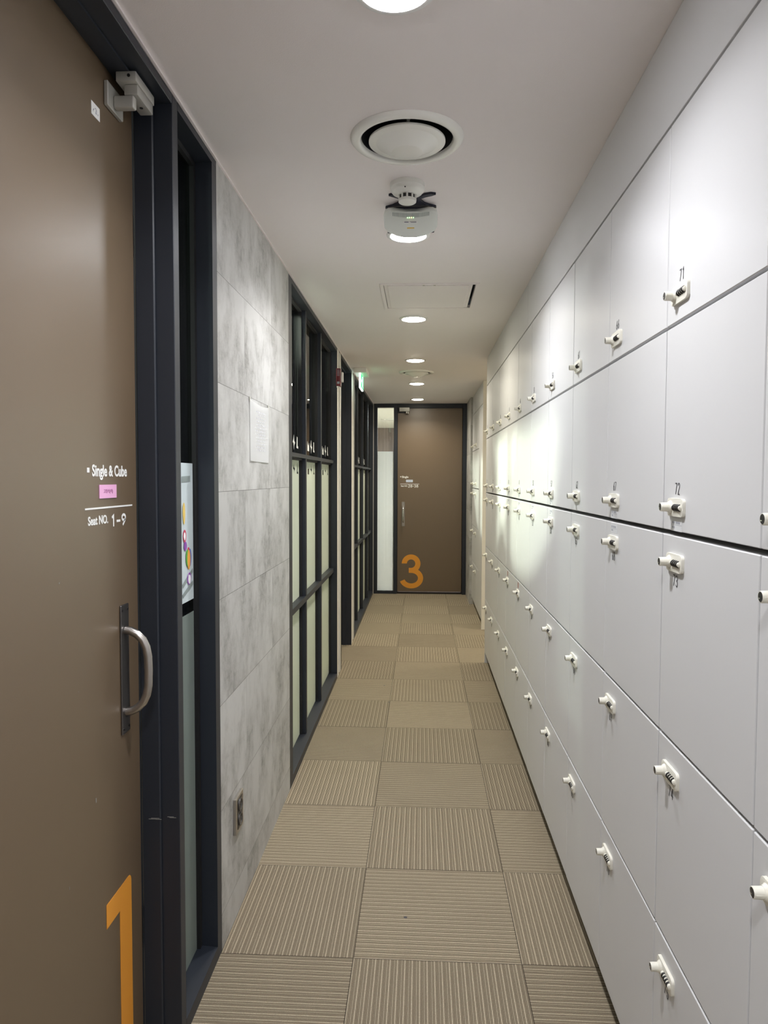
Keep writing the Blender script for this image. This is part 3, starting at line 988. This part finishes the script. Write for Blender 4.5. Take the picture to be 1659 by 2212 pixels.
def make_locker(r, number, has_tag=None):
    z0, z1 = tier_span(r)
    root = empty('locker')
    put('locker_body', ME['body', r], root, (0, 0, z0))
    put('locker_door', ME['door', r], root, (0, 0, z0))
    zl = lock_z(r)
    lk = put('combination_lock', ME['lock'], root, (0, -.082, zl))
    put('knob', ME['knob'], lk); put('knob_cap', ME['cap'], lk); put('key_slot', ME['slot'], lk)
    put('dial_bed', ME['bed'], lk)
    for k in range(4): put('dial', ME['dial'], lk, (0, -.003 - k * .0088, 0))
    return root

def copy_tree(o, parent=None):
    c = o.copy(); COL.objects.link(c)
    if parent: c.parent = parent
    for ch in [x for x in CHILD[o.name]]: copy_tree(ch, c)
    return c

TIER = {1: 'top tier', 2: 'second tier down', 3: 'middle tier', 4: 'fourth tier down', 5: 'bottom tier'}
protos = {r: make_locker(r, 0) for r in range(1, 6)}
CHILD = {}
for o in bpy.data.objects: CHILD[o.name] = []
for o in bpy.data.objects:
    if o.parent: CHILD[o.parent.name].append(o)
used = set()
LABELS2 = {72, 67, 57, 47, 42, 37, 32, 27}
LABELS3 = {68, 58, 53, 48, 43, 38, 33, 28}
LABELS4 = {49, 44}
def place_locker(r, x, y, number, label, group, show_num=True):
    if r in used: o = copy_tree(protos[r])
    else: o = protos[r]; used.add(r)
    o.location = (x + random.uniform(-.0004, .0004), y, 0)
    tag(o, label, 'locker', group)
    zl = lock_z(r)
    hN = .0235
    zt = zl + .0245 if r <= 2 else zl - .0235 - hN
    if r == 5: zt = zl - .0225 - hN
    me = xform(number_mesh('locker_number', str(number), hN), M_right(-.0004, 0, 0))
    me.materials.append(M['number'])
    put('locker_number', me, o, (0, -.0805, zt))
    if number in LABELS2:
        t = put('name_label', ME['tag'], o, (0, -.080, zl - .034)); put('label_print', ME['tagprint'], t)
    if number in LABELS3:
        t = put('name_label', ME['tag'], o, (0, -.080, zl + .036)); put('label_print', ME['tagprint'], t)
    if number in LABELS4:
        put('name_label', ME['tagred'], o, (0, -.078, zl + .040))
    return o
ORD = ['first', 'second', 'third', 'fourth', 'fifth', 'sixth', 'seventh', 'eighth', 'ninth', 'tenth', 'eleventh', 'twelfth']
GA, GB = 'numbered white lockers of the long right-hand bank', 'numbered white lockers of the short far bank'
for k in range(-1, 10 - 1):
    first = 71 - 5 * k
    yfar = Y0 + CW * k if k >= 0 else Y0 - CW0
    for r in range(1, 6):
        num = first + r - 1
        if k == -1: where = 'column cut by right edge'
        elif k == 0: where = 'nearest full column'
        else: where = '%s column after the nearest full one' % ORD[k-1]
        lo_ = place_locker(r, XR, yfar, num, 'white locker numbered %d, %s, %s' % (num, TIER[r], where), GA)
        if k == 0:
            for c_ in lo_.children:
                if c_.name.startswith(('locker_door', 'locker_body')): c_.scale.y = CW0 / CW
# the tenth column, at the far end of the long bank
for r in range(1, 6):
    place_locker(r, XR, Y0 + CW * 9, 26 + r - 1, 'white locker numbered %d, %s, farthest column of the long bank' % (26 + r - 1, TIER[r]), GA)
# short far bank, two columns
for c, first in ((0, 21), (1, 16)):
    for r in range(1, 6):
        place_locker(r, XR2, 7.300 + CW * (c + 1), first + r - 1,
                     'white locker numbered %d, %s, %s column of the short far bank' % (first + r - 1, TIER[r], ('nearer', 'farther')[c]), GB)

# blank boards around the banks
def board(name, mb, mat, label, cat='panel', group=None):
    o = mb.build(name, mat); tag(o, label, cat, group); return o
board('filler_panel', MB().box(XR, XR + .02, 3.463, Y0 + CW * 9, Z[5] + .003, ZC - .001, .0008, 1), M['locker'], 'white filler board above the far half of the long locker bank', group='white boards above the lockers')
board('filler_panel', MB().box(XR, XR + .02, 1.02, 3.460, Z[5] + .003, ZC - .001, .0008, 1), M['locker'], 'white filler board above the near lockers, up to the ceiling', group='white boards above the lockers')
board('filler_panel', MB().box(XR, XR + .02, -1.7, 1.017, Z[5] + .003, ZC - .001, .0008, 1), M['locker'], 'white filler board above the locker column cut by the right edge of the photo', group='white boards above the lockers')
board('filler_panel', MB().box(XR2, XR2 + .02, 6.84, 8.205, Z[5] + .003, ZC - .001, .0008, 1), M['locker'], 'white filler board above the short far locker bank', group='white boards above the lockers')
board('side_panel', MB().box(XR + .001, 1.02, Y0 + CW * 9 + .001, Y0 + CW * 9 + .018, .0, ZC - .001, .001, 1), M['locker'], 'white side board closing the far end of the long locker bank')
board('side_panel', MB().box(XR2 - .002, 1.02, 6.820, 6.839, 0, ZC - .001, .001, 1), M['white_wall'], 'cream side board at the near end of the short far locker bank')
board('blank_panel', MB().box(XR2, XR2 + .018, 6.841, 7.298, Z[0] + .003, Z[5] - .002, .001, 1), M['locker'], 'plain white board without lock at the near end of the short far bank')
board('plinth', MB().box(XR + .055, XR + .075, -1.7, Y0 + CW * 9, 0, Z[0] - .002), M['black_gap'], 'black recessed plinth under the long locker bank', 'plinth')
board('plinth', MB().box(XR2 + .035, XR2 + .055, 6.841, 8.205, 0, Z[0] - .002), M['locker_body'], 'white recessed plinth under the short far locker bank', 'plinth')
# lockers nearer than the frame shows (plain continuation so that the bank reflects and blocks light)
board('cabinet_run', MB().box(XR, 1.0, -1.7, Y0 - CW * 2 - .003, Z[0], Z[5], .001, 1), M['locker'], 'plain white stretch of locker bank beside the viewer', 'locker bank')

# ================================================================== CEILING THINGS
def downlight(x, y, mat, label):
    root = empty('ceiling_downlight', (x, y, ZC), label, 'ceiling light', 'round recessed downlights along the corridor')
    mb = MB().lathe([(.066, .0), (.082, .0), (.081, -.004), (.076, -.0065), (.068, -.0065), (.0665, -.003)], (0, 0, 0), 'z', 56, close=True)
    o = mb.build('lamp_rim', M['lamp_rim'], root)
    o2 = MB().lathe([(0, -.0130), (.030, -.0124), (.050, -.0105), (.062, -.0075), (.0660, -.0045), (.0660, -.001), (0, -.001)], (0, 0, 0), 'z', 56).build('lamp_diffuser', mat, root)
    ld = bpy.data.lights.new('lamp_light', 'AREA'); ld.shape = 'DISK'; ld.size = .125
    cool = mat is M['lamp_cool']
    ld.energy = LAMP_W if cool else LAMP_W * .8
    ld.color = (.95, .96, 1.0) if cool else (1.0, .93, .78)
    ld.spread = math.radians(142)
    lo = bpy.data.objects.new('lamp_light', ld); COL.objects.link(lo); lo.parent = root; lo.location = (0, 0, -.0145)
    return root
LAMP_W = 7.2
DL = [(-.055, 1.385, 'lamp_cool', 'round white downlight cut by the top edge of the photo'),
      (-.055, 2.762, 'lamp_cool', 'glowing downlight right behind the hanging access point'),
      (-.050, 4.188, 'lamp_warm', 'glowing downlight just past the ceiling hatch'),
      (-.053, 5.640, 'lamp_warm', 'glowing downlight between hatch and far round vent, nearer side of the vent'),
      (-.051, 7.010, 'lamp_warm', 'glowing downlight just past the far round vent'),
      (-.050, 8.390, 'lamp_warm', 'glowing downlight nearest to the end door'),
      (-.055, -.02, 'lamp_cool', 'round downlight above and behind the viewer'),
      (-.055, -1.42, 'lamp_cool', 'round downlight over the wall behind the viewer')]
for x, y, m_, lb in DL: downlight(x, y, M[m_], lb)
downlight(1.75, 6.20, M['lamp_warm'], 'downlight in the side passage between the locker banks')

def vent(x, y, label):
    root = empty('ceiling_vent', (x, y, ZC), label, 'ceiling vent', 'round ceiling air vents')
    MB().lathe([(.124, .010), (.124, -.006), (.127, -.011), (.134, -.0130), (.147, -.009), (.153, -.002), (.153, -.0002), (.1245, -.0002)], (0, 0, 0), 'z', 72, close=True).build('vent_ring', M['vent'], root, 50)
    MB().lathe([(.1235, .0), (.1235, .11), (0, .11)], (0, 0, 0), 'z', 48).build('vent_duct', M['dark_void'], root)
    mb = MB()
    for k in range(3):
        a = k * 2 * PI / 3 + .6
        p0 = (math.cos(a) * .05, math.sin(a) * .05, .018); p1 = (math.cos(a) * .110, math.sin(a) * .110, .030)
        mb.tube([p0, p1], .005, 8)
    mb.build('vent_spoke', M['vent'], root)
    MB().lathe([(0, -.0385), (.041, -.0385), (.043, -.0375), (.082, -.0155), (.085, -.0145), (.100, -.0145), (.1035, -.0120), (.1035, -.008), (.098, -.004), (.06, .012), (0, .02)], (0, 0, 0), 'z', 72).build('vent_disc', M['vent'], root, 40)
    return root
vent(*VENTS[0], 'large round white ceiling vent nearest the viewer, in front of the smoke detector')
vent(*VENTS[1], 'small-looking round ceiling vent far down the corridor between two downlights')

# hatch
hx0, hx1, hy0, hy1 = HATCH
ht = empty('ceiling_hatch', ((hx0 + hx1) / 2, (hy0 + hy1) / 2, ZC), 'square ceiling access hatch painted like the ceiling, dark gap on its right side', 'ceiling hatch')
def ht_box(mb, x0, x1, y0, y1, z0, z1, b=.0008):
    return mb.box(x0 - ht.location.x, x1 - ht.location.x, y0 - ht.location.y, y1 - ht.location.y, z0 - ZC, z1 - ZC, b, 1)
mb = MB()
o_ = .017
ht_box(mb, hx0 - o_, hx0, hy0 - o_, hy1 + o_, ZC - .0045, ZC - .0002)
ht_box(mb, hx1, hx1 + o_, hy0 - o_, hy1 + o_, ZC - .0045, ZC - .0002)
ht_box(mb, hx0 + .0003, hx1 - .0003, hy0 - o_, hy0, ZC - .0045, ZC - .0002)
ht_box(mb, hx0 + .0003, hx1 - .0003, hy1, hy1 + o_, ZC - .0045, ZC - .0002)
mb.build('hatch_frame', M['ceiling'], ht)
mb = MB()
ht_box(mb, hx0 + .003, hx1 - .014, hy0 + .002, hy1 - .002, ZC - .001, ZC + .010)
mb.build('hatch_door', M['ceiling'], ht)
mb = MB()
ht_box(mb, hx0 + .020, hx1 - .034, hy0 + .012, hy1 - .012, ZC - .0050, ZC - .0012)
mb.build('hatch_inner_panel', M['ceiling'], ht)
mb = MB()
for xx in (.000, .052): ht_box(mb, xx, xx + .010, hy0 + .001, hy0 + .014, ZC - .0050, ZC - .0041, .0002)
mb.build('hatch_catch', M['steel'], ht)
mb = MB(); ht_box(mb, hx0 - .02, hx1 + .02, hy0 - .02, hy1 + .02, ZC + .05, ZC + .06)
mb.build('hatch_void', M['dark_void'], ht)

# smoke detector
sm = empty('smoke_detector', (-.049, 2.292, ZC), 'round white smoke detector on the ceiling in front of the access point', 'smoke detector')
MB().lathe([(0, 0), (.0535, 0), (.0545, -.004), (.0545, -.0135), (.053, -.0145), (.0525, -.0155), (.0525, -.021), (.046, -.029), (.031, -.035), (.028, -.036), (0, -.036)], (0, 0, 0), 'z', 56).build('detector_base', M['plastic'], sm, 40)
MB().lathe([(0, -.0345), (.0245, -.0345), (.0245, -.049), (0, -.049)], (0, 0, 0), 'z', 40).build('sensor_chamber', M['lock_dark'], sm)
mb = MB()
for k in range(10):
    a = 2 * PI * k / 10 + .31
    c, s = math.cos(a), math.sin(a)
    mb.tube([(c * .0265, s * .0265, -.034), (c * .0262, s * .0262, -.050)], .0030, 8)
mb.build('cage_rib', M['plastic'], sm)
MB().lathe([(0, -.0475), (.0272, -.0475), (.0285, -.050), (.0275, -.056), (.024, -.0585), (0, -.0595)], (0, 0, 0), 'z', 40).build('detector_cap', M['plastic'], sm, 40)
MB().cyl((-.006, -.0475, -.0265), .0022, -.0012, .0012, 'y', 12).build('status_light', M['lock_dark'], sm)

# wireless access point on its bracket, tilted towards the viewer
ap = empty('access_point', (-.041, 2.50, 2.31), 'white wireless access point with four small lights, hanging from a dark bracket by the downlight', 'access point')
# local: x right, y along the unit (down and away), z towards the viewer and floor is -z
def ap_shape(mb):
    pts = []
    hw, hh = .092, .052
    prof = [(-.092, .030), (-.088, .044), (-.076, .052), (-.060, .053), (-.02, .046), (.02, .046), (.060, .053), (.076, .052), (.088, .044), (.092, .030),
            (.091, -.012), (.080, -.030), (.050, -.046), (.02, -.053), (-.02, -.053), (-.050, -.046), (-.080, -.030), (-.091, -.012)]
    mb.prism([(x * .98, y * .88) for x, y in prof], .030, .0, 'z', .008)
    return mb
ap.rotation_euler = (0, 0, 0)
ap.location = (-.041, 2.466, 2.292)
RX = Matrix.Rotation(math.radians(127), 4, 'X')      # face towards the viewer and down
def ap_part(name, mb, mat, smooth=40):
    bmesh.ops.recalc_face_normals(mb.bm, faces=mb.bm.faces)
    me = bpy.data.meshes.new(name); mb.bm.to_mesh(me); mb.bm.free()
    xform(me, RX)
    return link(name, me, mat, ap, smooth)
mb = MB(); ap_shape(mb)
# face the bevelled side to the viewer: mirror z
for v in mb.bm.verts: v.co.z = .030 - v.co.z - .015
ap_part('ap_body', mb, M['ap_white'])
mb = MB().box(-.080, .080, -.040, .046, -.024, -.0155, .004, 2)
ap_part('ap_backplate', mb, M['ap_dark'])
mb = MB()
for i in range(31):
    x = -.060 + i * .004
    mb.box(x, x + .0017, .028 - .006 * math.cos(x * 26), .040 - .004 * math.cos(x * 26), .0150, .0156)
ap_part('ap_grille', mb, M['tape'])
for i, m_ in enumerate(('led_green', 'led_green', 'led_amber', 'led_green')):
    x = -.0105 + i * .0065
    ap_part('status_light', MB().cyl((x, .022, 0), .0016, .0150, .0160, 'z', 12), M[m_])
mb = MB().box(-.024, .022, .004, .011, .0150, .0154)
sticker = ap_part('ap_label', mb, M['paper'])
mb = MB().box(-.021, -.007, .006, .009, .0155, .0157).box(-.003, .019, .008, .0095, .0155, .0157).box(.001, .019, .0055, .007, .0155, .0157)
ap_part('ap_label_print', mb, M['ink'])
ap_part('ap_yellow_label', MB().box(-.012, .012, -.014, -.010, .0150, .0154), M['yellow'])
# dark bracket: fanned plate on the ceiling that widens down to the unit
br = [(-.070, -.100), (-.062, -.106), (-.046, -.103), (-.034, -.090), (.034, -.090), (.046, -.103), (.066, -.110), (.082, -.104), (.070, -.094), (.050, -.084), (.032, -.070), (.036, -.050), (.046, -.028), (.062, -.012), (.084, .003), (.086, .010), (-.086, .010), (-.084, .003), (-.062, -.012), (-.046, -.028), (-.036, -.050), (-.032, -.070), (-.050, -.084)]
mb = MB().prism(br, ZC - 2.292 - .008, ZC - 2.292 - .0005, 'z')
mb.build('ap_bracket', M['ap_dark'], ap)
# exit sign
ex = empty('exit_sign', (-.513, 6.15, ZC), 'green lit emergency exit sign hanging from the ceiling on the left', 'exit sign')
MB().box(-.052, .052, -.15, .15, -.040, -.0003, .002, 1).build('sign_housing', M['plastic'], ex)
MB().box(-.012, .004, -.13, .13, -.165, -.0405, .002, 1).build('sign_edge', M['exit_white'], ex)
MB().box(.0043, .0052, -.128, .128, -.155, -.0425).build('sign_face', M['exit_green'], ex)
mb = MB()      # running figure, doorway and arrow in white
def P2(pts): mb.prism(pts, .0054, .0058, 'x')
P2([(.030, -.148), (.030, -.052), (.080, -.052), (.080, -.148), (.073, -.148), (.073, -.060), (.037, -.060), (.037, -.148)])
P2([(.000 + .011 * math.cos(a), -.062 + .008 * math.sin(a)) for a in [2 * PI * i / 14 for i in range(14)]])
P2([(-.010, -.074), (.014, -.070), (.008, -.104), (-.008, -.104)])
P2([(-.008, -.104), (.004, -.104), (-.012, -.145), (-.024, -.145)])
P2([(.000, -.104), (.009, -.104), (.026, -.122), (.016, -.146), (.008, -.143), (.014, -.124)])
P2([(-.010, -.076), (-.026, -.096), (-.019, -.100), (-.006, -.084)])
P2([(-.100, -.100), (-.075, -.075), (-.075, -.092), (-.045, -.092), (-.045, -.108), (-.075, -.108), (-.075, -.125)])
mb.build('sign_pictogram', M['exit_white'], ex, 0)

# fire alarm
fa = empty('fire_alarm', (XL, 5.055, 2.135), 'dark red fire alarm sounder with white strobe on the post before door 2', 'fire alarm')
MB().box(.0005, .030, -.035, .035, -.060, .062, .003, 2).build('alarm_body', M['red'], fa)
MB().box(.0305, .046, -.020, .022, -.030, .038, .003, 2).build('strobe_lens', M['plastic'], fa)
mb = MB()
for k in range(6): mb.box(.006, .024, -.0358, -.0351, .010 + k * .0075, .0135 + k * .0075)
mb.box(.006, .024, -.0358, -.0351, -.045, -.030)
mb.build('sounder_grille', M['ink'], fa)
MB().box(.004, .020, -.028, .010, -.070, -.0605, .001, 1).build('alarm_bracket', M['plastic'], fa)

# ================================================================== ON THE CONCRETE WALL
# notice sheet, A4 landscape, slightly curling at the top
nt_ = empty('paper_notice', (XL, 2.63, 1.60), 'white paper notice taped to the grey concrete wall', 'paper notice')
bm = bmesh.new()
NU, NV = 16, 12
grid = {}
for i in range(NU + 1):
    for j in range(NV + 1):
        u = i / NU; v = j / NV
        y = -.152 + .304 * u; z = -.108 + .214 * v
        sag = -.010 * math.sin(PI * u) * (v ** 6)
        x = .0030 + .0045 * math.sin(PI * u) * (v ** 8) + .0012 * (1 - v) * math.sin(u * 9 + 1)
        grid[i, j] = bm.verts.new((x, y, z + sag - .002 * (u - .5)))
for i in range(NU):
    for j in range(NV):
        bm.faces.new((grid[i, j], grid[i + 1, j], grid[i + 1, j + 1], grid[i, j + 1]))
r_ = bmesh.ops.solidify(bm, geom=bm.faces[:], thickness=.0004)
me = bpy.data.meshes.new('notice_sheet'); bm.to_mesh(me); bm.free()
link('notice_sheet', me, M['paper'], nt_, 60)
# faint blurred lines of print: thin pale strips
mb = MB()
rl = random.Random(8)
for k in range(13):
    z = .070 - k * .0115
    y = -.070 + rl.uniform(0, .02)
    while y < .085:
        w_ = rl.uniform(.008, .022)
        v_ = (z + .108) / .214; u_ = (y + .152) / .304
        x = .0030 + .0045 * math.sin(PI * u_) * (v_ ** 8) + .0012 * (1 - v_) * math.sin(u_ * 9 + 1)
        mb.box(x + .0005, x + .0007, y, min(y + w_, .09), z, z + .0042)
        y += w_ + rl.uniform(.006, .018)
mb.build('notice_print', plain('pale_print', (.60, .60, .63), .7, var=.1), nt_)
mb = MB()
for yy in (-.150, .150): mb.box(.0022, .0032, yy - .007, yy + .007, .098, .114)
mb.build('tape', plain('clear_tape', (.60, .59, .52), .3, var=0), nt_)

# power outlet
so = empty('power_outlet', (XL, 2.275, .345), 'brushed metal double power outlet low on the grey concrete wall', 'power outlet')
MB().box(.0004, .010, -.045, .047, -.059, .059, .0012, 1).build('outlet_plate', M['steel'], so)
MB().box(.0102, .0112, -.026, .030, -.048, .048).build('outlet_insert', M['lock_dark'], so)
for zc in (.0235, -.0235):
    s_ = MB().lathe([(.0150, .0112), (.0215, .0112), (.0215, .0140), (.0190, .0148), (.0165, .0135)], (0, .002, zc), 'x', 32, close=True).build('socket_ring', M['dark_steel'], so)
    MB().cyl((0, -.008, zc), .0024, .0113, .0128, 'x', 10).cyl((0, .012, zc), .0024, .0113, .0128, 'x', 10).box(.0113, .0135, -.002, .006, zc - .0145, zc - .0110).build('socket_pin_hole', M['chrome'], s_)

# small dark marks on the carpet
for x, y, lb in ((-.045, 2.29, 'tiny dark stain on the carpet tile before the viewer'), (-.25, 4.92, 'tiny dark speck on the carpet by window with three bays'), (-.20, 4.55, 'tiny dark crumb on the carpet in mid corridor')):
    mb = MB().lathe([(0, .0012), (.004, .0010), (.0062, .0002), (0, .0002)], (x, y, 0), 'z', 9)
    o = mb.build('carpet_crumb', M['number']); tag(o, lb, 'speck', 'dark specks on the carpet')

# ================================================================== THROUGH THE GLASS
def room_lamp(x, y, z, r, label, mat='room_lamp'):
    root = empty('room_lamp', (x, y, z), label, 'ceiling light', 'lamps in the rooms behind the glass')
    MB().lathe([(0, -.02), (r, -.02), (r, -.001), (0, -.001)], (0, 0, 0), 'z', 32).build('lamp_diffuser', M[mat], root)
    MB().lathe([(r + .001, -.001), (r + .012, -.001), (r + .012, -.022), (r + .001, -.022)], (0, 0, 0), 'z', 32, close=True).build('lamp_rim', M['lamp_rim'], root)
    return root
room_lamp(-1.25, 3.7, 2.62, .06, 'ceiling lamp behind the first bay of the three-bay window')
room_lamp(-1.25, 5.2, 2.62, .06, 'ceiling lamp behind the far bay of the three-bay window')
room_lamp(-1.25, 6.9, 2.62, .06, 'ceiling lamp behind the window past door 2')
room_lamp(-2.2, 1.2, 2.62, .05, 'ceiling lamp in the dark room behind door 1')
room_lamp(.35, 10.6, 2.375, .09, 'ceiling lamp in the room behind the end door', 'study_lamp')
tag(MB().box(-1.10, -.98, 5.55, 5.70, 0, 2.60).build('wooden_post', M['wood_post']), 'orange-brown wooden board post seen through the upper panes', 'post')
rv = empty('ceiling_vent', (-.50, 11.5, 2.375), 'round ceiling vent seen through the glass beside the end door', 'ceiling vent', 'round ceiling air vents')
MB().lathe([(.10, -.001), (.15, -.001), (.15, -.008), (.13, -.012), (.10, -.008)], (0, 0, 0), 'z', 40, close=True).build('vent_ring', M['vent'], rv)
MB().lathe([(0, -.010), (.08, -.014), (.08, -.004), (0, -.004)], (0, 0, 0), 'z', 40).build('vent_disc', M['vent'], rv)
